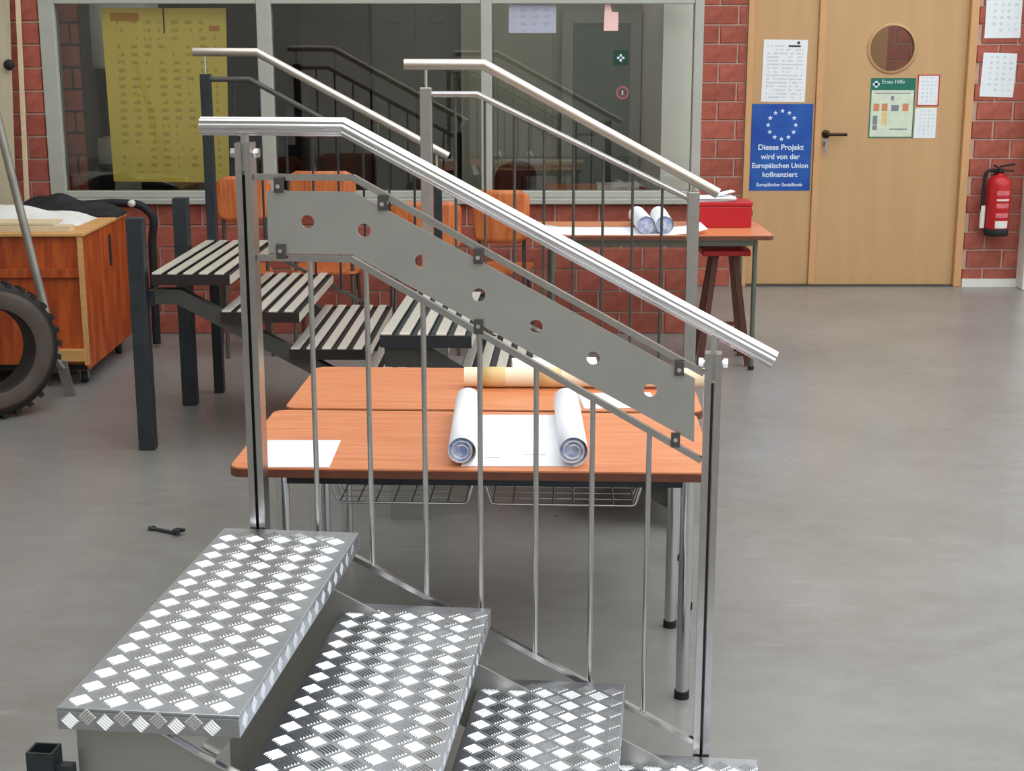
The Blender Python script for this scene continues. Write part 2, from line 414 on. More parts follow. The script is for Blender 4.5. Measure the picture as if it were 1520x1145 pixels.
# corridor wall seen through the porthole
wc = sempty('wall_corridor')
MB().box((1.3, 11.6, 0), (3.8, 11.8, 3.0)).build('masonry', MORTAR, wc)
brick_face(wc, 2.80, 3.30, 1.25, 2.125, 11.6)
struct(MB().box((2.5, 11.3, 0), (2.79, 11.58, 3.0)).build('trim_3', DOOR_FRAME), 'tan post seen through the porthole')

# ------------------------------------------------------------------ foreground staircase (checker plate)
def rib_group(mb, c, e1, e2, n, half, cnt=5, hgt=0.0018, w=0.0046):
    """cnt parallel roof-shaped ribs filling a diamond; ribs run along e1, spaced along e2"""
    c, e1, e2, n = Vector(c), Vector(e1), Vector(e2), Vector(n)
    for k in range(cnt):
        o = (k - (cnt - 1) / 2) * (2 * half / cnt)
        b = c + e2 * o
        A = b - e1 * half; B = b + e1 * half; i = e1 * half * 0.25
        mb.add([A - e2 * w / 2, B - e2 * w / 2, B + e2 * w / 2, A + e2 * w / 2, A + i + n * hgt, B - i + n * hgt],
               [(0, 1, 5, 4), (1, 2, 5), (2, 3, 4, 5), (3, 0, 4)])
PROF_FLUTE = []
for i in range(96):
    a = 2 * PI * i / 96
    g = 0.0015 * (0.5 - 0.5 * math.cos(8 * a)) ** 3
    PROF_FLUTE.append(((0.0198 - 2 * g) * math.cos(a), (0.0198 - 2 * g) * math.sin(a)))
PROF_ROUND = lambda r, n=20: [(r * math.cos(2 * PI * i / n), r * math.sin(2 * PI * i / n)) for i in range(n)]
PROF_RECT = lambda a, b: [(-a / 2, -b / 2), (a / 2, -b / 2), (a / 2, b / 2), (-a / 2, b / 2)]

st = thing('staircase', 'nearest sample staircase with diamond checker-plate aluminium treads and perforated steel balustrade panel', 'staircase',
           (-0.646, 3.19, 0), -math.radians(6.3))
R2 = 1 / math.sqrt(2)
def checker_tread(u0, u1, v0, v1, z):
    t = MB(); th = 0.006; lip = 0.040
    t.box((u0, v0, z - th), (u1, v1, z))
    t.box((u0, v0, z - lip), (u1, v0 + th, z - th)); t.box((u0, v1 - th, z - lip), (u1, v1, z - th))
    t.box((u0, v0 + th, z - lip), (u0 + th, v1 - th, z - th)); t.box((u1 - th, v0 + th, z - lip), (u1, v1 - th, z - th))
    tr = t.build('tread', ALU_PLATE, st, bevel=0.0018)
    p = 0.0605; q = 0.0555; half = 0.0165; r = MB()
    nu = int((u1 - u0) / p); nv = int((v1 - v0) / q)
    for par in (0, 1):
        e1, e2 = ((R2, R2, 0), (-R2, R2, 0)) if par == 0 else ((R2, -R2, 0), (R2, R2, 0))
        for i in range(nu + 1):
            for j in range(nv + 1):
                cu = u0 + 0.030 + i * p + (p / 2 if par else 0); cv = v0 + 0.030 + j * q + (q / 2 if par else 0)
                if cu < u0 + 0.022 or cu > u1 - 0.020 or cv < v0 + 0.022 or cv > v1 - 0.020: continue
                rib_group(r, (cu, cv, z), e1, e2, (0, 0, 1), half)
    for i in range(nu + 1):      # front lip
        for par in (0, 1):
            cu = u0 + 0.022 + i * p + (p / 2 if par else 0)
            if cu > u1 - 0.018: continue
            e1, e2 = ((R2, 0, -R2), (R2, 0, R2)) if par == 0 else ((R2, 0, R2), (-R2, 0, R2))
            rib_group(r, (cu, v0, z - (0.024 if par == 0 else 0.016)), e1, e2, (0, -1, 0), 0.0115)
    for j in range(int((v1 - v0) / q)):   # nosing lip
        cv = v0 + 0.03 + j * q
        rib_group(r, (u1, cv, z - 0.02), (0, R2, -R2), (0, R2, R2), (1, 0, 0), 0.0115)
    o = r.build('checker_ribs', ALU_RIB, tr); o['kind'] = 'stuff'
TZ = [0.576, 0.408, 0.240, 0.072]; TU = [(-0.006, 0.305), (0.275, 0.602), (0.578, 0.905), (0.880, 1.205)]
for (a, b), z in zip(TU, TZ): checker_tread(a, b, -0.930, 0.002, z)
side = [(0.004, 0.534), (0.135, 0.534), (0.222, 0.480), (1.17, -0.0), (0.82, 0.0), (0.30, 0.28), (0.24, 0.24), (0.24, 0.0), (0.004, 0.0)]
MB().prism(side, -0.880, -0.874).build('stringer', STEEL_MATTE, st)
MB().prism(side, -0.060, -0.054).build('stringer', STEEL_MATTE, st)
MB().sweep([(0.02, -0.886, 0.5325), (0.135, -0.886, 0.5325), (0.222, -0.886, 0.4795), (1.10, -0.886, 0.034)], PROF_RECT(0.012, 0.004)).build('stringer_edge_highlight', STEEL_RAIL, st)  # bright strip added as a highlight along the stringer's top edge
for k, z in enumerate(TZ[:3]):     # folded brackets carrying the treads
    for v in (-0.87, -0.09):
        b = MB(); u = 0.23 + 0.297 * k
        b.bar((u, v, z - 0.098), (u + 0.045, v, z - 0.041), 0.03, 0.005, (1, 0, 1)); b.box((u - 0.06, v - 0.015, z - 0.046), (u + 0.05, v + 0.015, z - 0.041))
        b.build('tread_bracket', STEEL, st)
lg = MB()      # open square tube beside the top tread
for a, b in (((-0.068, -0.925), (-0.064, -0.885)), ((-0.026, -0.925), (-0.022, -0.885)), ((-0.064, -0.925), (-0.026, -0.921)), ((-0.064, -0.889), (-0.026, -0.885))):
    lg.box((a[0], a[1], 0), (b[0], b[1], 0.487))
lg.box((-0.022, -0.915, 0.40), (0.006, -0.895, 0.46))
lg.build('leg', DARK_STEEL, st)
# balustrade
RV = 0.03
def fl(u0, u1, z0, z1, d=0.042): return MB().box((u0, RV - d / 2, z0), (u1, RV + d / 2, z1))
for (u0, u1, zt, zb) in ((0.053, 0.088, 1.437, 0.30), (1.062, 1.098, 1.000, 0.0)):
    wv = (u1 - u0) * 0.40; uc = (u0 + u1) / 2
    fl(u0, u0 + wv, zb, zt).build('post_flat', STEEL, st); fl(u1 - wv, u1, zb, zt).build('post_flat', STEEL, st)
    b = MB(); b.tube([(u0 - 0.013, RV, zt - 0.022), (u1 + 0.013, RV, zt - 0.022)], 0.0055, 10)
    for s in (u0 - 0.013, u1 + 0.003): b.tube([(s, RV, zt - 0.022), (s + 0.010, RV, zt - 0.022)], 0.011, 6, False)
    b.build('clamp_bolt', STEEL_RAIL, st)
    MB().box((u0 + wv + 0.0005, RV + 0.010, zb + 0.02), (u1 - wv - 0.0005, RV + 0.016, zt - 0.07)).build('post_gap_shade', GREY_STEEL, st)  # grey strip standing in for the shade deep between the flats
    zr = 1.471 if u0 < 0.5 else 1.469 - (uc - 0.287) * 0.5233
    MB().box((uc - wv * 0.42, RV - 0.012, zt - 0.06), (uc + wv * 0.42, RV + 0.012, zr - 0.016)).build('rail_support', STEEL_MATTE, st)
def hz(u): return 1.471 if u < 0.287 else 1.469 - (u - 0.287) * 0.5233
MB().sweep([(-0.024, RV, 1.471), (0.287, RV, 1.471), (1.208, RV, 0.987)], PROF_FLUTE, smooth=False).build('handrail', STEEL_RAIL, st)
def upz(u): return 1.364 if u < 0.306 else 1.364 - (u - 0.306) * 0.543
def loz(u): return 1.189 if u < 0.297 else 1.189 - (u - 0.297) * 0.561
def btz(u): return 0.508 if u < 0.285 else 0.508 - (u - 0.285) * 0.531
def barpath(f, us): return [(u, RV, f(u)) for u in us]
MB().sweep(barpath(upz, (0.089, 0.306, 1.061)), PROF_RECT(0.016, 0.013)).build('top_rail', STEEL, st)
MB().sweep(barpath(loz, (0.089, 0.297, 1.061)), PROF_RECT(0.016, 0.013)).build('mid_rail', STEEL, st)
MB().sweep(barpath(btz, (0.089, 0.285, 1.061)), PROF_RECT(0.016, 0.012)).build('bottom_rail', STEEL, st)
BU = [0.205 + 0.1237 * k for k in range(7)]
for u in BU:
    o = MB().tube([(u, RV, btz(u) + 0.004), (u, RV, loz(u) - 0.004)], 0.0060, 12).build('baluster', STEEL, st)
HZ = [1.270, 1.253, 1.188, 1.117, 1.051, 0.984, 0.916]
plate = MB().prism([(0.117, 1.335), (0.308, 1.335), (1.042, 0.944), (1.044, 0.803), (0.302, 1.200), (0.117, 1.200)], RV - 0.012, RV - 0.008,
                   [circle(u, z, 0.0145, 20) for u, z in zip(BU, HZ)]).build('perforated_panel', STEEL_MATTE, st)
for u, f, s in ((0.146, upz, -1), (0.146, loz, 1), (0.371, upz, -1), (0.576, upz, -1), (0.576, loz, 1), (1.008, upz, -1), (1.004, loz, 1)):
    z = f(u); b = MB(); zc = z + s * 0.018
    b.box((u - 0.010, RV - 0.020, min(z, zc + s * 0.014)), (u + 0.010, RV - 0.0125, max(z, zc + s * 0.014)))
    o = b.build('panel_clamp', GREY_STEEL, st)
    MB().tube([(u, RV - 0.0205, zc), (u, RV - 0.026, zc)], 0.005, 8).build('bolt_head', STEEL_RAIL, o)

# ------------------------------------------------------------------ the two sample staircases behind, with slatted treads
def slat_stair(label, origin, deg, treads, v0, rail, mats, name='staircase'):
    s = thing(name, label, 'staircase', (origin[0], origin[1], 0), -math.radians(deg))
    slat_m, frame_m, string_m, post_m, rail_m = mats
    for (u0, u1, z) in treads:
        f = MB(); f.box((u0, v0, z - 0.05), (u1, v0 + 0.006, z - 0.008)); f.box((u0, -0.016, z - 0.05), (u1, -0.01, z - 0.008))
        f.box((u0, v0 + 0.006, z - 0.05), (u0 + 0.006, -0.016, z - 0.008)); f.box((u1 - 0.006, v0 + 0.006, z - 0.05), (u1, -0.016, z - 0.008))
        f.box((u0 + 0.006, v0 + 0.006, z - 0.022), (u1 - 0.006, -0.016, z - 0.018))
        tr = f.build('tread', frame_m, s)
        n = 5; pit = (u1 - u0) / n
        for k in range(n):
            a = u0 + k * pit + pit * 0.06
            MB().box((a, v0, z - 0.008), (a + pit * 0.58, -0.010, z)).build('tread_slat', slat_m, tr, bevel=0.002)
        MB().box((u1 + 0.0005, v0 + 0.002, z - 0.046), (u1 + 0.003, -0.012, z - 0.012)).build('nosing_strip', slat_m, tr)
    return s
S3M = (ALU_SLAT, DARK_GAP, GREY_STEEL, DARK_STEEL, STEEL_DULL)
s3t = [(-1.435 + 0.275 * k, -1.118 + 0.275 * k, 0.74 - 0.153 * k) for k in range(4)]
s3 = slat_stair('dark steel sample staircase with slatted treads beside the orange wooden chest', (0, 6.9), 1.0, s3t, -1.02, None, S3M)
def stringer_path(mb, pts, v, h, t):
    return mb.sweep([(u, v, z) for u, z in pts], PROF_RECT(t, h))
for v in (-0.955, -0.07):
    o = stringer_path(MB(), [(-1.44, 0.636), (-1.335, 0.634), (-0.24, 0.048)], v, 0.062, 0.05).build('stringer', GREY_STEEL, s3)
for (u, v) in ((-1.487, -1.0), (-1.487, -0.23)):
    MB().box((u - 0.036, v - 0.03, 0), (u + 0.03, v + 0.03, 0.96)).build('leg', DARK_STEEL, s3, bevel=0.004)
MB().box((-1.456, -0.985, 0.60), (-1.434, -0.94, 0.66)).build('bracket', DARK_STEEL, s3)
MB().box((-1.456, -0.215, 0.60), (-1.434, -0.04, 0.66)).build('bracket', DARK_STEEL, s3)
def tread_z(treads, u):
    z = treads[0][2]
    for a, b, h in treads:
        if a <= u: z = h
    return z
def back_rail(s, hand, low, posts, rh, bal, treads, m_rail, m_post, m_low, ps=0.046, bsize=0.0055):
    MB().sweep([(u, 0.02, z) for u, z in hand], PROF_ROUND(rh, 20), smooth=True).build('handrail', m_rail, s)
    MB().sweep([(u, 0.02, z) for u, z in low], PROF_ROUND(0.0125, 12), smooth=True).build('second_rail', m_low, s)
    (u0, z0), (u1, z1), (u2, z2) = low
    for (u, zt, zb, hzz) in posts:
        MB().box((u - ps / 2, 0.02 - ps / 2, zb), (u + ps / 2, 0.02 + ps / 2, zt)).build('post', m_post, s, bevel=0.003)
        MB().tube([(u, 0.02, zt - 0.004), (u, 0.02, hzz - rh * 0.6)], 0.006, 8).build('rail_pin', m_rail, s)
    def lz(u): return z1 if u < u1 else z1 - (u - u1) * (z1 - z2) / (u2 - u1)
    a0, a1 = posts[0][0], posts[-1][0]
    def bz(u): return treads[0][2] - 0.03 if u < u1 else treads[0][2] - 0.03 - (u - u1) * 0.54
    MB().sweep([(a0 + ps / 2, 0.02, bz(a0)), (u1, 0.02, bz(u1)), (a1 - ps / 2, 0.02, bz(a1 - ps / 2))], PROF_RECT(0.014, 0.014)).build('bottom_rail', m_low, s)
    for u in bal:
        MB().tube([(u, 0.02, bz(u)), (u, 0.02, lz(u))], bsize, 8).build('baluster', m_post, s)
back_rail(s3, [(-1.459, 1.599), (-1.166, 1.597), (-0.296, 1.127)], [(-1.384, 1.476), (-1.205, 1.476), (-0.37, 1.026)],
          [(-1.407, 1.50, 0.0, 1.599), (-0.35, 1.06, 0.0, 1.156)], 0.0195, [-1.28 + 0.118 * k for k in range(8)], s3t, STEEL_DULL, DARK_STEEL, GREY_STEEL)

S2M = (ALU_SLAT, DARK_STEEL, GREY_STEEL, STEEL_DULL, STEEL_DULL)
s2t = [(-0.412 + 0.255 * k, -0.100 + 0.255 * k, 0.68 - 0.165 * k) for k in range(4)]
s2 = slat_stair('middle sample staircase with pale tubular handrail, behind the two pushed-together tables', (0, 5.81), 2.5, s2t, -0.88, None, S2M)
for v in (-0.85, -0.08):
    MB().sweep([(-0.40, v, 0.592), (-0.255, v, 0.592), (0.625, v, 0.075)], PROF_RECT(0.008, 0.07)).build('stringer', GREY_STEEL, s2)
    MB().prism([(-0.39, 0.0), (-0.25, 0.0), (-0.25, 0.54), (-0.39, 0.55)], v + 0.012, v + 0.018).build('foot_plate', STEEL_MATTE, s2)
    MB().box((0.59, v - 0.045, 0.0), (0.64, v - 0.005, 0.115)).build('foot_plate', STEEL, s2)
back_rail(s2, [(-0.417, 1.560), (-0.109, 1.559), (0.803, 1.069)], [(-0.311, 1.447), (-0.136, 1.447), (0.693, 1.048)],
          [(-0.334, 1.473, 0.0, 1.560), (0.708, 1.076, 0.0, 1.121)], 0.021, [-0.222 + 0.1155 * k for k in range(8)], s2t, STEEL_DULL, STEEL, STEEL)
for o in s2.children:
    if o.name.startswith('baluster'): o.data.materials[0] = GREY_STEEL

# ------------------------------------------------------------------ tables
def table(label, loc, rz, W, D, Hh, top_m, leg_m, baskets, leg_r=0.0165, inset=0.105, rail_z=0.05, basket_v=0.09, frame_m=None):
    t = thing('table', label, 'table', loc, rz); r = 0.035
    pts = []
    for cx, cy, a0 in ((W / 2 - r, r, -90), (W / 2 - r, D - r, 0), (-W / 2 + r, D - r, 90), (-W / 2 + r, r, 180)):
        for k in range(6):
            a = math.radians(a0 + k * 18); pts.append((cx + r * math.cos(a), cy + r * math.sin(a)))
    def slab(pp, z0, z1):
        n = len(pp); return MB().add([(x, y, z0) for x, y in pp] + [(x, y, z1) for x, y in pp],
                                     [tuple(range(n))[::-1], tuple(range(n, 2 * n))] + [(i, (i + 1) % n, (i + 1) % n + n, i + n) for i in range(n)])
    top = slab([(x * 0.996, D / 2 + (y - D / 2) * 0.992) for x, y in pts], Hh - 0.004, Hh).build('table_top', top_m, t)
    slab(pts, Hh - 0.024, Hh - 0.004).build('edge_band', TABLE_EDGE, t)
    il, ir = inset if isinstance(inset, tuple) else (inset, inset)
    x0, x1, y0, y1 = -W / 2 + il, W / 2 - ir, 0.06, D - 0.06
    f = MB()
    for y in (y0, y1): f.box((x0, y - 0.01, Hh - 0.024 - rail_z), (x1, y + 0.01, Hh - 0.0245))
    for x in (x0, x1): f.box((x - 0.01, y0, Hh - 0.024 - rail_z), (x + 0.01, y1, Hh - 0.0245))
    f.build('under_frame', frame_m or leg_m, t)
    for x in (x0, x1):
        for y in (y0, y1):
            o = MB().tube([(x, y, 0.018), (x, y, Hh - 0.026)], leg_r, 14).build('leg', leg_m, t)
            MB().tube([(x, y, 0.0), (x, y, 0.020)], leg_r + 0.003, 14).build('foot_cap', BLACK, o)
    for (a, b) in baskets:
        w = MB(); zt, zb, yb0, yb1 = Hh - 0.060, Hh - 0.114, basket_v, D - 0.2
        for y in (yb0, yb1):
            w.tube(arcpath([(a, y, Hh - 0.03), (a, y, zt), (a + 0.016, y, zb), (b - 0.016, y, zb), (b, y, zt), (b, y, Hh - 0.03)], 0.01, 3), 0.0032, 6)
            w.tube([(a, y, zt), (b, y, zt)], 0.0026, 6)
        for k in range(8):
            x = a + 0.02 + (b - a - 0.04) * k / 7; w.tube([(x, yb0, zb), (x, yb1, zb)], 0.0022, 5)
        for x in (a, b): w.tube([(x, yb0, zt), (x, yb1, zt)], 0.0026, 6)
        for k in range(1, 6):
            y = yb0 + (yb1 - yb0) * k / 6
            w.tube([(a, y, zt), (a + 0.016, y, zb), (b - 0.016, y, zb), (b, y, zt)], 0.0018, 5)
        w.build('wire_basket', CHROME, t)
    return t
table('orange-brown table with wire baskets right behind the nearest balustrade', (-0.102, 3.50, 0), -0.04, 1.204, 0.595, 0.62, TABLE, CHROME, [(-0.36, 0.0), (0.03, 0.425)], frame_m=DARK_STEEL, rail_z=0.03, inset=(0.123, 0.065))
table('orange-brown table pushed against the back of the nearest table, carrying the cream roll', (-0.056, 4.114, 0), -0.04, 1.204, 0.555, 0.62, TABLE, CHROME, [], rail_z=0.03, inset=(0.10, 0.03), frame_m=DARK_STEEL)
table('narrow brown table by the brick parapet holding white drawings and a red box', (0.716, 7.38, 0), 0.0, 1.192, 0.60, 0.70, TABLE, GREEN_STEEL, [], leg_r=0.0125, inset=0.085, rail_z=0.035)

# papers and rolls on the near tables
def sheet(name, label, cat, x0, x1, y0, y1, z, material, rz=0.0, curl=0.0):
    cx, cy = (x0 + x1) / 2, (y0 + y1) / 2; nx, ny = 10, 8; vs = []; fs = []
    for layer in (0, 1):
        for j in range(ny + 1):
            for i in range(nx + 1):
                fx, fy = i / nx, j / ny
                zz = curl * (max(0, fx - 0.8) ** 2 * 12 + max(0, 0.15 - fx) ** 2 * 12) + (0.0012 if layer else 0)
                vs.append(((x0 - cx) + (x1 - x0) * fx, (y0 - cy) + (y1 - y0) * fy, zz))
    N = (nx + 1) * (ny + 1)
    for j in range(ny):
        for i in range(nx):
            a = j * (nx + 1) + i; q = (a, a + 1, a + nx + 2, a + nx + 1)
            fs.append(q[::-1]); fs.append(tuple(k + N for k in q))
    rim = [i for i in range(nx + 1)] + [j * (nx + 1) + nx for j in range(1, ny + 1)] + [ny * (nx + 1) + i for i in range(nx - 1, -1, -1)] + [j * (nx + 1) for j in range(ny - 1, 0, -1)]
    for k in range(len(rim)): a, b = rim[k], rim[(k + 1) % len(rim)]; fs.append((a, b, b + N, a + N))
    o = MB().add(vs, fs, True).build(name, material); o.location = (cx, cy, z); o.rotation_euler = (0, 0, rz)
    return tag(o, label, cat)
sheet('paper_sheet', 'single white sheet lying on the left end of the nearest table', 'paper', -0.655, -0.452, 3.525, 3.78, 0.6205, PAPER)
def roll_mesh(name, y0, y1, r, x, z, material, parent, turns=2.6, inner=0.35):
    n = 60; pr = []
    for k in range(n + 1):
        t = k / n; a = -PI / 2 + turns * 2 * PI * t; rr = r * (1 - (1 - inner) * t)
        pr.append((x + rr * math.cos(a), z + rr * math.sin(a)))
    mb = MB(); vs = [(p[0], y0, p[1]) for p in pr] + [(p[0], y1, p[1]) for p in pr]
    mb.add(vs, [(k, k + 1, k + n + 2, k + n + 1) for k in range(n)], True)
    o = mb.build(name, material, parent); so = o.modifiers.new('paper', 'SOLIDIFY'); so.thickness = 0.0012; return o
dr = thing('unrolled_drawing', 'large white drawing unrolled on the nearest table with both ends curled into rolls', 'drawing', (0.0, 3.53, 0.6205))
sh = MB().box((-0.125, 0.004, 0.0), (0.160, 0.52, 0.0014)).build('drawing_sheet', PAPER, dr)
roll_mesh('rolled_end', 0.0, 0.54, 0.040, -0.126, 0.0405, PAPER, dr)
roll_mesh('rolled_end', -0.005, 0.53, 0.041, 0.150, 0.0415, PAPER, dr)
for x, rr in ((-0.128, 0.030), (0.150, 0.031)):
    MB().lathe([(0.0001, 0.006), (rr, 0.006), (rr, 0.02), (0.0001, 0.02)], (x, 0.0, 0.0385), 20, 'y').build('printed_roll_core', PAPER_BLUE, dr)
MB().box((-0.07, 0.075, 0.0015), (-0.03, 0.083, 0.0018)).build('title_print', INK_L, dr); MB().box((0.03, 0.10, 0.0015), (0.085, 0.108, 0.0018)).build('title_print', INK_L, dr)
cr = thing('paper_roll', 'long cream paper roll lying across the second table', 'paper roll', (0.0, 4.40, 0.6205), -0.02)
MB().tube([(-0.145, 0, 0.031), (0.60, 0, 0.031)], 0.030, 20).build('roll_body', CREAM, cr)
for x0, x1 in ((-0.09, -0.02), (0.08, 0.15)): MB().lathe([(0.0305, x0), (0.0312, x0), (0.0312, x1), (0.0305, x1)], (0, 0, 0.031), 20, 'x').build('kraft_band', KRAFT, cr)
MB().lathe([(0.0001, 0.6005), (0.02, 0.6005), (0.02, 0.602), (0.0001, 0.602)], (0, 0, 0.031), 16, 'x').build('roll_end', KRAFT, cr)
w2 = thing('paper_roll', 'short white paper roll resting behind the cream roll', 'paper roll', (0.09, 4.475, 0.6205), 0.06)
MB().tube([(-0.09, 0, 0.0375), (0.17, 0, 0.0375)], 0.037, 20).build('roll_body', PAPER, w2)
MB().lathe([(0.0001, 0.1705), (0.026, 0.1705), (0.026, 0.172), (0.0001, 0.172)], (0, 0, 0.0375), 16, 'x').build('roll_end', PAPER_BLUE, w2)
sheet('paper_sheet', 'white sheet lying in front of the cream roll, right of the drawing', 'paper', 0.20, 0.42, 4.13, 4.32, 0.6205, PAPER, 0.06)

# things on the far table
sheet('drawing_sheet', 'wide white drawing spread over the far table', 'drawing', 0.16, 0.98, 7.40, 7.72, 0.7005, PAPER, 0.0, 0.06)
for x, lab, a in ((0.672, 'left one of two white paper rolls on the far table', 0.02), (0.765, 'right one of two white paper rolls on the far table', -0.03)):
    o = thing('paper_roll', lab, 'paper roll', (x, 7.41, 0.7025), a, 'rolls on the far table')
    MB().tube([(0, 0, 0.046), (0, 0.46, 0.046)], 0.045, 20, cap=False).build('roll_body', PAPER, o)
    MB().lathe([(0.0001, 0.01), (0.0445, 0.01), (0.0445, 0.014), (0.0001, 0.014)], (0, 0, 0.046), 18, 'y').build('roll_end', PAPER_BLUE, o)
rb = thing('metal_box', 'red box standing on the right end of the far table', 'box', (1.11, 7.78, 0.70))
MB().box((-0.135, -0.09, 0.0), (0.135, 0.09, 0.112)).build('box_body', RED, rb, bevel=0.006)
MB().box((-0.139, -0.094, 0.1125), (0.139, 0.094, 0.135)).build('lid', RED, rb, bevel=0.006)
MB().box((0.139, -0.02, 0.055), (0.15, 0.02, 0.08)).build('catch', DARK_STEEL, rb)
pp = thing('paper_stack', 'loose papers and a folded leaflet on top of the red box', 'papers', (1.04, 7.78, 0.836))
for k, (dx, dy, a, m_) in enumerate(((0, 0, 0.1, PAPER), (0.03, 0.01, -0.15, PAGE2), (0.02, -0.01, 0.05, PAPER))):
    o = MB().box((-0.14, -0.08, 0.0), (0.10, 0.08, 0.006)).build('page', m_, pp); o.location = (dx, dy, k * 0.0065); o.rotation_euler = (0, 0, a)
o = MB().box((-0.05, -0.04, 0), (0.06, 0.04, 0.005)).build('leaflet', PAPER, pp); o.location = (0.06, 0, 0.032); o.rotation_euler = (0, -0.22, 0.1)

# red-seated stool under the far table
sl = thing('stool', 'wooden stool with red seat under the far table', 'stool', (1.10, 7.66, 0))
MB().box((-0.125, -0.12, 0.572), (0.125, 0.12, 0.605)).build('seat', RED, sl, bevel=0.008)
for sx in (-1, 1):
    for sy in (-1, 1): MB().bar((sx * 0.05, sy * 0.07, 0.571), (sx * 0.125, sy * 0.13, 0.0), 0.03, 0.03).build('leg', BROWN_LEG, sl)
MB().bar((-0.10, -0.105, 0.22), (0.10, -0.105, 0.22), 0.018, 0.018).build('rung', BROWN_LEG, sl)

# ------------------------------------------------------------------ plywood chairs by the parapet
def rounded_panel(w, h, r, n=6):
    pts = []
    for cx, cz, a0 in ((w / 2 - r, h - r, 0), (-w / 2 + r, h - r, 90), (-w / 2 + r, r, 180), (w / 2 - r, r, 270)):
        for k in range(n + 1):
            a = math.radians(a0 + 90 * k / n); pts.append((cx + r * math.cos(a), cz + r * math.sin(a)))
    return pts
def curved_panel(w, h, r, bow, th):
    """vertical plywood panel bowed in plan: a grid trimmed to a rounded outline"""
    nx, nz = 16, 10; vs = []; fs = []
    for layer in (0, 1):
        for j in range(nz + 1):
            for i in range(nx + 1):
                fx, fz = i / nx * 2 - 1, j / nz
                zz = fz * h; dz = min(zz, h - zz); ins = 0
                if dz < r: ins = r - math.sqrt(max(0, r * r - (r - dz) ** 2))
                x = fx * (w / 2 - ins); y = bow * (x / (w / 2)) ** 2 + (th if layer else 0)
                vs.append((x, y, zz))
    N = (nx + 1) * (nz + 1)
    for j in range(nz):
        for i in range(nx):
            a = j * (nx + 1) + i; q = (a, a + 1, a + nx + 2, a + nx + 1); fs.append(q); fs.append(tuple(k + N for k in q[::-1]))
    rim = [i for i in range(nx + 1)] + [j * (nx + 1) + nx for j in range(1, nz + 1)] + [nz * (nx + 1) + i for i in range(nx - 1, -1, -1)] + [j * (nx + 1) for j in range(nz - 1, 0, -1)]
    for k in range(len(rim)): a, b = rim[k], rim[(k + 1) % len(rim)]; fs.append((a, b, b + N, a + N))
    return MB().add(vs, fs, True)
def chair(label, x, y, rz, w, ztop, bh=0.22, seat_z=0.44, tube_m=GREY_STEEL):
    """back rest towards -y of the chair's own frame (its back is turned to the camera)"""
    c = thing('plywood_chair', label, 'chair', (x, y, 0), rz, 'plywood chairs by the parapet'); hw = w / 2
    o = curved_panel(w, bh, 0.05, 0.03, 0.011).build('backrest', PLY, c); o.location = (0, -0.20, ztop - bh)
    s = MB(); pts = rounded_panel(w, 0.36, 0.06); n = len(pts)
    s.add([(px, pz - 0.18, seat_z) for px, pz in pts] + [(px, pz - 0.18, seat_z + 0.012) for px, pz in pts],
          [tuple(range(n))[::-1], tuple(range(n, 2 * n))] + [(i, (i + 1) % n, (i + 1) % n + n, i + n) for i in range(n)])
    s.build('seat', PLY, c)
    for sx in (-1, 1):
        f = MB().tube(arcpath([(sx * (hw - 0.03), -0.158, ztop - 0.03), (sx * (hw - 0.03), -0.145, seat_z - 0.012), (sx * (hw - 0.02), -0.21, 0.0)], 0.04), 0.010, 8)
        f.build('back_leg', tube_m, c)
        f = MB().tube(arcpath([(sx * (hw - 0.035), -0.13, seat_z - 0.012), (sx * (hw - 0.035), 0.13, seat_z - 0.012), (sx * (hw - 0.01), 0.17, 0.0)], 0.04), 0.010, 8)
        f.build('front_leg', tube_m, c)
    MB().tube([(-hw + 0.035, 0.05, seat_z - 0.012), (hw - 0.035, 0.05, seat_z - 0.012)], 0.009, 8).build('cross_tube', tube_m, c)
    return c
chair('orange plywood chair seen behind the left post of the dark staircase railing', -1.445, 7.95, 0.25, 0.28, 0.962, 0.235)
chair('orange plywood chair whose back shows just above the perforated panel', -1.00, 7.98, 0.0, 0.36, 0.985, 0.24)
chair('low orange plywood chair with its back below the sill, left of the far table', -0.47, 7.98, 0.08, 0.38, 0.825, 0.26, 0.42)
chair('orange plywood chair standing against the parapet next to the far table', -0.04, 8.0, -0.1, 0.30, 0.885, 0.28, 0.44)

# ------------------------------------------------------------------ left side: chest, tyre, bar, boards
ch = thing('wooden_chest', 'large orange wooden chest on castors at the left edge', 'chest', (-2.62, 7.06, 0), 0.02)
CW, CD, z0, z1 = 0.56, 0.88, 0.105, 0.735
MB().box((-CW, 0.02, z0), (CW - 0.018, CD, z1)).build('front_panel', CHEST_W, ch)
MB().box((CW - 0.016, 0.0, z0 - 0.02), (CW, CD, z1 + 0.0)).build('side_panel', CHEST_W, ch, bevel=0.003)
MB().box((-CW, -0.012, z1 + 0.001), (CW + 0.012, CD, z1 + 0.018)).build('lid', CHEST_L, ch, bevel=0.003)
MB().box((-CW, -0.002, 0.535), (CW - 0.018, 0.019, 0.580)).build('batten', CHEST_W, ch, bevel=0.003)
MB().box((0.36, -0.016, 0.125), (CW - 0.02, 0.019, 0.185)).build('foot_block', CHEST_L, ch, bevel=0.003)
MB().box((CW - 0.024, -0.004, z0), (CW + 0.003, -0.0002, z1)).build('corner_strip', CHEST_L, ch)
MB().box((CW + 0.0005, 0.50, 0.52), (CW + 0.006, 0.53, 0.68)).build('hinge', DARK_STEEL, ch)
MB().box((-CW, 0.05, 0.07), (CW - 0.03, CD - 0.03, z0 - 0.001)).build('base_frame', BLACK, ch)
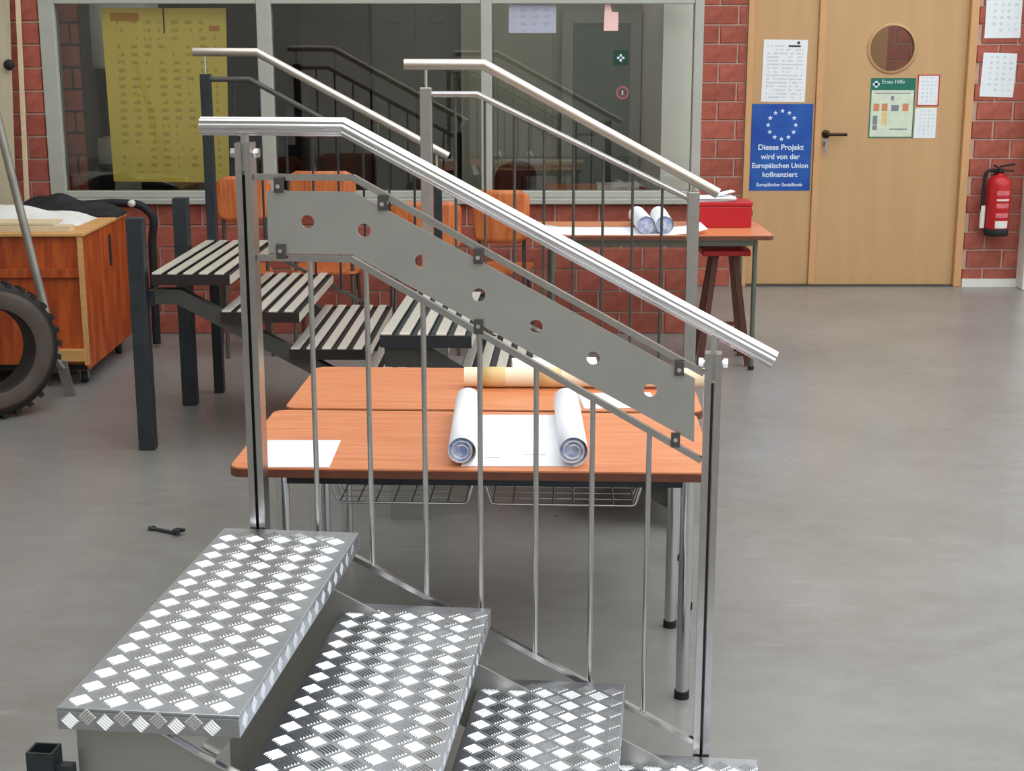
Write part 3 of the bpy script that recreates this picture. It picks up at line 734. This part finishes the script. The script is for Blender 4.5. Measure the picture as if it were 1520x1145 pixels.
for x in (-0.4, CW - 0.05):
    for y in (0.08, CD - 0.1):
        f = MB(); f.box((x - 0.03, y - 0.03, 0.066), (x + 0.03, y + 0.03, 0.0699)); f.box((x - 0.02, y - 0.015, 0.025), (x - 0.016, y + 0.015, 0.066)); f.box((x + 0.016, y - 0.015, 0.025), (x + 0.02, y + 0.015, 0.066))
        o = f.build('castor', STEEL, ch); MB().lathe([(0.0001, -0.013), (0.03, -0.013), (0.032, 0), (0.03, 0.013), (0.0001, 0.013)], (x, y, 0.032), 18, 'x').build('wheel', BLACK, o)
ZL = 0.753
for k, (x0, x1, y0, y1, zz, lab) in enumerate(((-0.55, 0.50, 0.02, 0.10, 0, 'front bare plank lying on the chest lid, nearest its edge'), (-0.55, 0.35, 0.13, 0.22, 0, 'second bare plank on the chest lid, behind the front one'),
                                             (-0.55, 0.42, 0.03, 0.20, 0.032, 'wide thin board lying across the two planks on the chest'))):
    o = MB().box((x0, y0, 0), (x1, y1, 0.030 if k < 2 else 0.012)).build('plank', PINE if k != 1 else BOARD_C, bevel=0.002)
    o.location = (-2.62, 7.06, ZL + 0.0005 + zz); o.rotation_euler = (0, 0, 0.02); tag(o, lab, 'plank', 'planks on the chest')
def cloth_mound(L, W, h, seed, n=24):
    random.seed(seed); ph = [random.uniform(0, 6) for _ in range(6)]; vs = []; fs = []
    for j in range(n + 1):
        for i in range(n + 1):
            x, y = i / n * 2 - 1, j / n * 2 - 1
            e = max(0, 1 - x * x) ** 0.6 * max(0, 1 - y * y) ** 0.6
            z = e * (0.75 + 0.12 * math.sin(5 * x + ph[0] + 2 * y) + 0.1 * math.sin(7 * y + ph[1]) + 0.07 * math.sin(11 * x - 6 * y + ph[2]))
            vs.append((x * L / 2, y * W / 2, max(0, z) * h + 0.004))
    N = len(vs); vs += [(x, y, 0) for x, y, z in vs]
    for j in range(n):
        for i in range(n):
            a = j * (n + 1) + i; q = (a, a + 1, a + n + 2, a + n + 1); fs.append(q); fs.append(tuple(k + N for k in q[::-1]))
    rim = [i for i in range(n + 1)] + [j * (n + 1) + n for j in range(1, n + 1)] + [n * (n + 1) + i for i in range(n - 1, -1, -1)] + [j * (n + 1) for j in range(n - 1, 0, -1)]
    for k in range(len(rim)): a, b = rim[k], rim[(k + 1) % len(rim)]; fs.append((a, b, b + N, a + N))
    return MB().add(vs, fs, True)
o = cloth_mound(0.95, 0.34, 0.10, 3).build('sack', SACK); o.location = (-2.62, 7.50, ZL + 0.0005); tag(o, 'flat white sack lying on the orange chest', 'sack')
o = cloth_mound(0.62, 0.20, 0.115, 9).build('folded_tarpaulin', BLACK); o.location = (-2.36, 7.81, ZL + 0.0005); tag(o, 'crumpled black tarpaulin along the rear edge of the chest', 'tarpaulin')
hs = MB().tube(arcpath([(-2.30, 7.985, 0.79), (-2.14, 7.99, 0.80), (-2.00, 8.0, 0.79), (-1.93, 8.0, 0.72), (-1.95, 8.0, 0.60), (-1.96, 8.02, 0.02)], 0.04), [0.022] * 26, 10)
hs = hs.build('rubber_hose', BLACK); tag(hs, 'thick black hose bent down over the rear corner of the chest', 'hose')
MB().lathe([(0.0001, -0.024), (0.019, -0.022), (0.019, 0.0), (0.0001, 0.0)], (-2.04, 7.975, 0.798), 14, 'y').build('hose_cap', WHITE, hs)

ty = thing('tyre', 'old dusty tyre standing at the left edge in front of the chest', 'tyre', (-2.335, 6.46, 0), math.radians(38))
def tyre():
    R, w = 0.312, 0.085
    prof = [(0.185, -w * 0.72), (0.20, -w * 0.95), (0.245, -w * 1.05), (0.285, -w * 0.95), (0.30, -w * 0.7), (0.302, 0), (0.30, w * 0.7), (0.285, w * 0.95), (0.245, w * 1.05), (0.20, w * 0.95), (0.185, w * 0.72), (0.19, 0), (0.185, -w * 0.72)]
    carc = MB().lathe(prof, (0, 0, R), 48, 'y').build('carcass', TYRE, ty)
    for s in (-1, 1):
        MB().lathe([(0.192, s * w * 0.93), (0.215, s * w * 1.05), (0.250, s * w * 1.09), (0.272, s * w * 1.03), (0.250, s * w * 1.05), (0.192, s * w * 0.9)], (0, 0, R), 48, 'y').build('sidewall', TYRE_WALL, ty)
    for k in range(30):
        a = 2 * PI * k / 30
        for s in (-1, 1):
            aa = a + (PI / 30 if s > 0 else 0); c, q = math.cos(aa), math.sin(aa)
            l = MB().bar((0.300 * c, 0, R + 0.300 * q), (0.300 * c * 1.0, s * w * 0.92, R + 0.300 * q), 0.022, 0.022, (c, 0, q))
            l.build('tread_lug', TYRE, ty)
tyre()
sp = thing('steel_bar_tool', 'long grey bar with flat blade leaning in front of the chest', 'tool', (-2.125, 6.87, 0))
MB().tube([(0.0, 0.0, 0.13), (-0.03, 0.005, 0.17), (-0.262, 0.12, 1.272), (-0.31, 0.142, 1.50)], [0.016, 0.020, 0.020, 0.020], 10).build('shaft', SPADE, sp)
MB().add([(-0.04, -0.008, 0.17), (0.012, -0.008, 0.17), (0.048, -0.012, 0.0), (0.0, -0.012, 0.0), (-0.04, 0.008, 0.17), (0.012, 0.008, 0.17), (0.048, -0.004, 0.0), (0.0, -0.004, 0.0)],
         [(0, 1, 2, 3), (7, 6, 5, 4), (0, 4, 5, 1), (1, 5, 6, 2), (2, 6, 7, 3), (3, 7, 4, 0)]).build('blade', SPADE, sp)
# boards leaning on the wall at the far left
for (xb, xt, yb, yt, w, zt, lab, m_, nm) in ((-2.87, -2.85, 8.10, 8.34, 0.25, 2.3, 'tall cream board leaning on the wall left of the office glazing, with a dark knob', BOARD_C, 'board'),
                                           (-2.715, -2.690, 8.24, 8.355, 0.022, 2.25, 'narrow pale batten leaning beside the tall cream board', PINE, 'batten_board')):
    o = MB().add([(xb - w / 2, yb, 0), (xb + w / 2, yb, 0), (xb + w / 2, yb + 0.02, 0), (xb - w / 2, yb + 0.02, 0),
                  (xt - w / 2, yt, zt), (xt + w / 2, yt, zt), (xt + w / 2, yt + 0.02, zt), (xt - w / 2, yt + 0.02, zt)],
                 [(0, 1, 2, 3), (7, 6, 5, 4), (0, 4, 5, 1), (1, 5, 6, 2), (2, 6, 7, 3), (3, 7, 4, 0)]).build(nm, m_)
    tag(o, lab, 'board')
    if nm == 'board':
        k = MB().lathe([(0.0001, -0.03), (0.026, -0.026), (0.03, -0.01), (0.014, 0.0)], (-2.735, 8.255, 1.52), 16, 'y').build('knob', BLACK, o)
o = MB().box((-2.80, 7.99, ZL + 0.001), (-2.70, 8.06, ZL + 0.13))
tag(MB().lathe([(0.0001, 0), (0.03, 0), (0.03, 0.09), (0.024, 0.10), (0.024, 0.115), (0.0001, 0.115)], (-2.71, 7.75, 0), 16).build('spray_can', RED), 'small red can at the left edge on the chest', 'can').location = (0, 0.02, ZL + 0.001)

# small tool on the floor
wr = thing('wrench', 'small dark open-ended wrench lying on the concrete floor', 'wrench', (-1.19, 4.85, 0.0), -0.5)
MB().bar((-0.055, 0, 0.006), (0.045, 0, 0.006), 0.014, 0.008).build('shank', DARK_STEEL, wr, bevel=0.002)
MB().prism([(-0.02, -0.012), (0.012, -0.018), (0.012, -0.006), (0.0, -0.003), (0.0, 0.003), (0.012, 0.006), (0.012, 0.018), (-0.02, 0.012)], 0.0, 0.010).build('jaw', DARK_STEEL, wr)
j = [c for c in wr.children if c.name.startswith('jaw')][0]; j.location = (0.06, 0, 0.0115); j.rotation_euler = (PI / 2, 0, 0)
MB().lathe([(0.007, 0.0), (0.014, 0.0), (0.014, 0.010), (0.007, 0.010), (0.007, 0.0)], (-0.062, 0, 0.001), 16).build('ring_end', DARK_STEEL, wr)

# ------------------------------------------------------------------ posters, papers, extinguisher on the door wall
YP = YD + 0.0135
def paper_on(name, label, cat, x0, x1, z0, z1, y, material, tilt=0.0, th=0.002):
    o = MB().box((-(x1 - x0) / 2, -th, -(z1 - z0) / 2), ((x1 - x0) / 2, 0, (z1 - z0) / 2)).build(name, material)
    o.location = ((x0 + x1) / 2, y, (z0 + z1) / 2); o.rotation_euler = (0, tilt, 0); return tag(o, label, cat)
# door faces: fixed leaf front at YD+0.015, main leaf front at YD+0.012
ep = paper_on('poster', 'blue poster with ring of stars on the narrow door leaf', 'poster', 1.612, 2.022, 0.655, 1.235, YD + 0.0145, BLUE)
def star(cx, cz, r):
    p = []
    for k in range(10):
        a = PI / 2 + k * PI / 5; q = r if k % 2 == 0 else r * 0.42
        p.append((cx + q * math.cos(a), cz + q * math.sin(a)))
    return p
STAR = mat('poster_star_white', (214, 228, 244), 0.5)
for k in range(12):
    a = 2 * PI * k / 12
    MB().prism(star(0.093 * math.cos(a), 0.150 + 0.093 * math.sin(a), 0.017), -0.0030, -0.0021).build('star', STAR, ep)
for body, z, sz, b in (('Dieses Projekt', 0.000, 0.052, 0.0012), ('wird von der', -0.062, 0.050, 0.001), ('Europäischen Union', -0.122, 0.047, 0.001), ('kofinanziert', -0.182, 0.050, 0.001), ('Europäischer Sozialfonds', -0.250, 0.031, 0.0006)):
    text_obj('lettering', body, sz, (-0.002, -0.0025, z), STAR, ep, bold=b)
pg = paper_on('notice', 'white printed notice above the blue poster', 'notice', 1.672, 1.965, 1.248, 1.655, YD + 0.0145, PAGE, 0.012)
MB().box((0.02, -0.0025, 0.155), (0.10, -0.0021, 0.168)).build('heading_print', INK, pg)
MB().lathe([(0.0001, -0.006), (0.009, -0.006), (0.009, -0.0021), (0.0001, -0.0021)], (0.085, 0, 0.185), 10, 'y').build('pin', DARK_STEEL, pg)
fa = paper_on('poster', 'green-headed first-aid poster below the porthole', 'poster', 2.40, 2.70, 1.01, 1.405, YD + 0.0115, GREEN_PALE)
MB().box((-0.15, -0.0030, 0.118), (0.15, -0.0021, 0.1975)).build('header_band', GREEN, fa)
for a, b in (((-0.15, -0.1975), (-0.142, 0.118)), ((0.142, -0.1975), (0.15, 0.118)), ((-0.142, -0.1975), (0.142, -0.190))):
    MB().box((a[0], -0.0028, a[1]), (b[0], -0.0021, b[1])).build('border_line', GREEN, fa)
m = MB().box((-0.136, -0.0036, 0.148), (-0.092, -0.0031, 0.166)); m.box((-0.123, -0.0036, 0.135), (-0.105, -0.0031, 0.179)); m.build('white_cross', STAR, fa)
text_obj('lettering', 'Erste Hilfe', 0.036, (0.0, -0.0034, 0.172), STAR, fa)
ORANGE_INK = mat('orange_print', (206, 134, 92), 0.6); GREY_INK = mat('grey_print', (128, 132, 140), 0.6)
for (x, z, w, hh, mm) in ((-0.105, 0.005, 0.04, 0.05, ORANGE_INK), (-0.05, 0.005, 0.04, 0.05, ORANGE_INK), (0.02, 0.0, 0.05, 0.04, GREY_INK), (0.09, 0.005, 0.04, 0.05, ORANGE_INK), (-0.11, -0.08, 0.03, 0.06, GREY_INK), (-0.05, -0.07, 0.035, 0.08, KRAFT),
                        (-0.11, -0.13, 0.03, 0.03, GREY_INK), (0.0, 0.065, 0.02, 0.03, GREY_INK), (0.05, -0.14, 0.12, 0.008, GREY_INK), (0.0, 0.098, 0.24, 0.006, GREY_INK)):
    MB().box((x - w / 2, -0.0026, z - hh / 2), (x + w / 2, -0.0021, z + hh / 2)).build('print_block', mm, fa)
n1 = paper_on('notice', 'small red-edged notice right of the first-aid poster', 'notice', 2.712, 2.860, 1.222, 1.428, YD + 0.0115, PAGE2)
for a, b in (((-0.074, -0.103), (-0.066, 0.103)), ((0.066, -0.103), (0.074, 0.103)), ((-0.066, 0.095), (0.066, 0.103)), ((-0.066, -0.103), (0.066, -0.097))):
    MB().box((a[0], -0.0028, a[1]), (b[0], -0.0021, b[1])).build('border_line', RED, n1)
paper_on('notice', 'small bluish notice under the red-edged one on the door', 'notice', 2.708, 2.852, 1.008, 1.208, YD + 0.0115, PAGE2)
paper_on('notice', 'upper white sheet on the brick beside the door, cut by the top edge', 'notice', 3.128, 3.365, 1.665, 1.99, YD - 0.0125, PAGE2, -0.01)
paper_on('notice', 'lower white sheet on the brick beside the door, above the extinguisher', 'notice', 3.128, 3.352, 1.282, 1.568, YD - 0.0125, PAGE2, 0.03)

ex = thing('fire_extinguisher', 'red fire extinguisher hanging on the brick right of the door', 'fire extinguisher', (3.275, YD - 0.095, 0.365))
MB().lathe([(0.0001, 0.02), (0.072, 0.02), (0.078, 0.035), (0.078, 0.34), (0.070, 0.375), (0.040, 0.400), (0.022, 0.405), (0.022, 0.42), (0.0001, 0.42)], (0, 0, 0), 28).build('cylinder', RED, ex)
MB().lathe([(0.0001, 0.0), (0.076, 0.0), (0.081, 0.008), (0.081, 0.048), (0.0785, 0.05)], (0, 0, 0), 28).build('foot_ring', BLACK, ex)
MB().lathe([(0.0001, 0.42), (0.024, 0.42), (0.024, 0.445), (0.0001, 0.45)], (0, 0, 0), 14).build('valve', BLACK, ex)
m = MB().bar((-0.005, -0.01, 0.462), (0.09, -0.01, 0.478), 0.022, 0.012); m.bar((-0.005, -0.01, 0.440), (0.085, -0.01, 0.432), 0.02, 0.010); m.build('squeeze_handle', BLACK, ex)
m = MB().bar((-0.01, -0.01, 0.45), (-0.05, -0.01, 0.47), 0.02, 0.012); m.build('safety_lever', BLACK, ex)
MB().tube(arcpath([(-0.02, 0, 0.435), (-0.10, 0, 0.44), (-0.107, 0, 0.20), (-0.100, 0, 0.06)], 0.05), 0.0115, 10).build('hose', BLACK, ex)
MB().tube([(-0.100, 0, 0.05), (-0.099, 0, 0.20)], 0.017, 12).build('nozzle', WHITE, ex)
MB().box((-0.02, 0.078, 0.18), (0.02, 0.081, 0.42)).build('wall_bracket', DARK_STEEL, ex)
def curved_label(a0, a1, z0_, z1_, r=0.0787, n=12):
    vs = []
    for k in range(n + 1):
        a = math.radians(a0 + (a1 - a0) * k / n); vs += [(r * math.sin(a), -r * math.cos(a), z0_), (r * math.sin(a), -r * math.cos(a), z1_)]
    return MB().add(vs, [(2 * k, 2 * k + 2, 2 * k + 3, 2 * k + 1) for k in range(n)], True)
LAB_R = mat('faded_label_print', (226, 120, 124), 0.5, var=0.3, scale=50)
for z_, h_, mm in ((0.055, 0.05, WHITE), (0.125, 0.032, LAB_R), (0.19, 0.03, LAB_R), (0.238, 0.012, WHITE), (0.275, 0.03, LAB_R)):
    curved_label(-25, 42, z_, z_ + h_).build('label_print', mm, ex)

# ------------------------------------------------------------------ inside the office
yc = MB().prism([(-2.30, 1.826), (-1.600, 1.826), (-1.622, 0.855), (-2.285, 0.862)], 8.55, 8.553).build('wall_chart', CHART)
tag(yc, 'big yellow year chart hanging behind the left office pane', 'chart')
m = MB().box((-2.25, 8.5485, 1.755), (-2.09, 8.5499, 1.80)); m.build('header_print', mat('orange_header', (216, 150, 30), 0.6), yc)
m = MB().box((-1.70, 8.5485, 1.70), (-1.64, 8.5499, 1.73)); m.box((-1.73, 8.5485, 1.58), (-1.65, 8.5499, 1.60)); m.build('mark_print', mat('orange_mark', (214, 140, 44), 0.6), yc)
MB().tube([(-1.95, 8.545, 1.69), (-1.95, 8.545, 2.7)], 0.004, 6).build('cord', BLACK, yc)
# brick pier behind the left pane
wi = sempty('wall_office_pier'); MB().box((-2.658, 8.72, 0), (-2.475, 8.95, 2.88)).build('masonry', OFF_DARK, wi)
brick_face(wi, -2.655, -2.475, 0.75, 2.0, 8.72)
o = thing('wall_cabinet', 'pale cabinet on the wall behind the yellow chart', 'cabinet', (-2.42, 9.25, 1.48))
MB().box((-0.18, 0.0, 0), (0.20, 0.35, 0.75)).build('body', WHITE, o, bevel=0.005); MB().box((-0.17, -0.015, 0.01), (0.19, -0.001, 0.74)).build('door', WHITE, o)
MB().box((-0.16, -0.024, 0.08), (-0.15, -0.0155, 0.16)).build('handle', DARK_STEEL, o)
o = thing('water_basin', 'pale basin below the wall cabinet inside the office', 'basin', (-2.43, 9.3, 0.90))
MB().box((-0.16, -0.05, 0.0), (0.20, 0.25, 0.16)).build('bowl', WHITE, o, bevel=0.02); MB().box((-0.15, 0.251, 0.02), (0.19, 0.27, 0.45)).build('splash_panel', TEAL_GLASS, o)
MB().box((-0.05, 0.0, -0.888), (0.08, 0.15, -0.001)).build('pedestal', WHITE, o)
def locker(label, x0, x1, y, h, material, cat='locker'):
    o = thing('tall_locker', label, cat, ((x0 + x1) / 2, y, 0.012)); w = (x1 - x0) / 2
    MB().box((-w, 0.02, 0), (w, 0.45, h)).build('body', material, o)
    for a, b in ((-w + 0.01, -0.004), (0.004, w - 0.01)):
        d = MB().box((a, 0.0, 0.05), (b, 0.019, h - 0.03)).build('door', material, o, bevel=0.003)
        MB().box(((a + b) / 2 - 0.05, -0.004, h - 0.35), ((a + b) / 2 + 0.05, -0.0005, h - 0.34)).build('vent_slot', BLACK, d)
    MB().box((-w + 0.03, -0.01, 1.0), (-w + 0.04, -0.0005, 1.12)).build('handle', STEEL, o)
locker('dark brown locker behind the middle office pane', -1.45, -0.98, 10.4, 2.1, OFF_DARK)
locker('dark green locker behind the middle office pane', -0.96, -0.36, 10.4, 2.1, OFF_GREEN)
# partition with a glazed inner door, behind the right pane
struct(MB().box((-0.34, 10.12, 0.013), (0.86, 10.2, 2.88)).build('wall_office_partition', OFF_WALL))
struct(MB().box((-0.12, 10.10, 0.02), (0.27, 10.119, 1.69)).build('trim_4', OFF_WALL, bevel=0.004), 'grey panel behind the right office pane')
d2 = sempty('door_2'); d2['label'] = 'grey framed glazed inner door inside the office'
GREYF = mat('inner_door_frame', (142, 146, 138), 0.5)
MB().box((0.33, 9.99, 0.02), (0.40, 10.05, 1.84)).build('door_stile', GREYF, d2); MB().box((0.78, 9.99, 0.02), (0.85, 10.05, 1.84)).build('door_stile', GREYF, d2)
MB().box((0.40, 9.99, 1.76), (0.78, 10.05, 1.84)).build('door_head', GREYF, d2)
MB().box((0.40, 10.01, 0.02), (0.78, 10.03, 1.76)).build('door_glass', TEAL_GLASS, d2)
MB().bar((0.43, 9.975, 1.04), (0.56, 9.975, 1.04), 0.02, 0.02).build('door_handle', BLACK, d2)
oc = thing('office_chair', 'dark maroon office chair behind the right pane', 'chair', (0.0, 8.98, 0.012), 0.5)
o = curved_panel(0.26, 0.34, 0.11, 0.03, 0.05).build('backrest', CHAIR_DARK, oc); o.location = (0, -0.1, 0.60)
MB().lathe([(0.0001, 0.0), (0.19, 0.005), (0.21, 0.03), (0.19, 0.06), (0.0001, 0.065)], (0, 0.1, 0.44), 20).build('seat', CHAIR_DARK, oc)
MB().tube([(0, 0.1, 0.05), (0, 0.1, 0.44)], 0.02, 10).build('column', BLACK, oc)
for k in range(5):
    a = k * 2 * PI / 5; MB().bar((0, 0.1, 0.07), (0.24 * math.cos(a), 0.1 + 0.24 * math.sin(a), 0.03), 0.03, 0.03).build('base_spoke', BLACK, oc)
MB().bar((0, -0.07, 0.62), (0, 0.1, 0.42), 0.03, 0.012).build('back_bar', BLACK, oc)
dk = thing('desk', 'wooden desk inside the office behind the right pane', 'desk', (0.52, 9.15, 0.012))
MB().box((-0.30, 0, 0.70), (0.31, 0.55, 0.73)).build('desk_top', PLY, dk)
for x in (-0.28, 0.28): MB().box((x - 0.02, 0.02, 0), (x + 0.02, 0.53, 0.699)).build('side_panel', PLY, dk)
o = MB().box((-0.13, -0.09, 0), (0.13, 0.09, 0.035)).build('paper_tray', WHITE); o.location = (0.66, 9.32, 0.7425); tag(o, 'white paper stack on the office desk', 'papers')
# stickers and papers on the panes (outer glass face at YW + 0.02)
yg = YW + 0.019
pn = MB().prism([(-0.04, -0.07), (0.04, -0.07), (0.04, 0.03), (0.005, 0.03), (-0.005, 0.072), (-0.034, 0.072)], -0.002, 0.0).build('paper_note', PINK); pn.location = (0.546, yg, 1.772); tag(pn, 'pale pink note with a torn top on the right office pane', 'note')
gs = MB().box((-0.040, -0.002, -0.042), (0.040, 0, 0.042)).build('first_aid_sticker', mat('dark_green_sticker', (8, 60, 46), 0.4)); gs.location = (0.603, yg, 1.556); tag(gs, 'dark green sticker with white cross on the right pane', 'sticker')
m = MB().box((-0.020, -0.003, -0.006), (0.020, -0.0021, 0.006)); m.box((-0.006, -0.003, -0.020), (0.006, -0.0021, 0.020)); m.build('white_cross', STAR, gs)
ns = MB().lathe([(0.026, -0.002), (0.036, -0.002), (0.036, 0.0), (0.026, 0.0), (0.026, -0.002)], (0, 0, 0), 24, 'y', False).build('round_sticker', mat('faded_red_print', (170, 90, 90), 0.6)); ns.location = (0.616, yg, 1.366); tag(ns, 'round red-ringed prohibition sticker below the green one', 'sticker')
MB().bar((-0.022, -0.001, 0.022), (0.022, -0.001, -0.022), 0.002, 0.006, (0, -1, 0)).build('slash', MATS['faded_red_print'], ns)
MB().box((-0.004, -0.0018, -0.012), (0.004, -0.0005, 0.012)).build('pictogram', WHITE, ns)
bp_ = paper_on('notice', 'bluish printed sheet at the top left of the right pane', 'notice', -0.018, 0.243, 1.69, 1.842, YW + 0.019, print_material('bluish_page', (176, 180, 196), (120, 126, 150), 4, 4), 0.0)

FILL_GLOW = bpy.data.materials.new('fill_light_glow'); FILL_GLOW.use_nodes = True  # unseen office fill lights, added to keep the interior from going black
pb = FILL_GLOW.node_tree.nodes['Principled BSDF']; pb.inputs['Emission Color'].default_value = (1, 0.96, 0.88, 1); pb.inputs['Emission Strength'].default_value = 3.5
for x, lab in ((-1.9, 'added fill light in the office above the yellow chart'), (0.1, 'added fill light in the office above the desk')):
    ol = thing('added_fill_light', lab, 'fill light', (x, 9.4, 2.82))
    MB().box((-0.6, -0.09, 0.02), (0.6, 0.09, 0.079)).build('housing', WHITE, ol)
    MB().box((-0.58, -0.07, 0.0), (0.58, 0.07, 0.019)).build('diffuser', FILL_GLOW, ol)
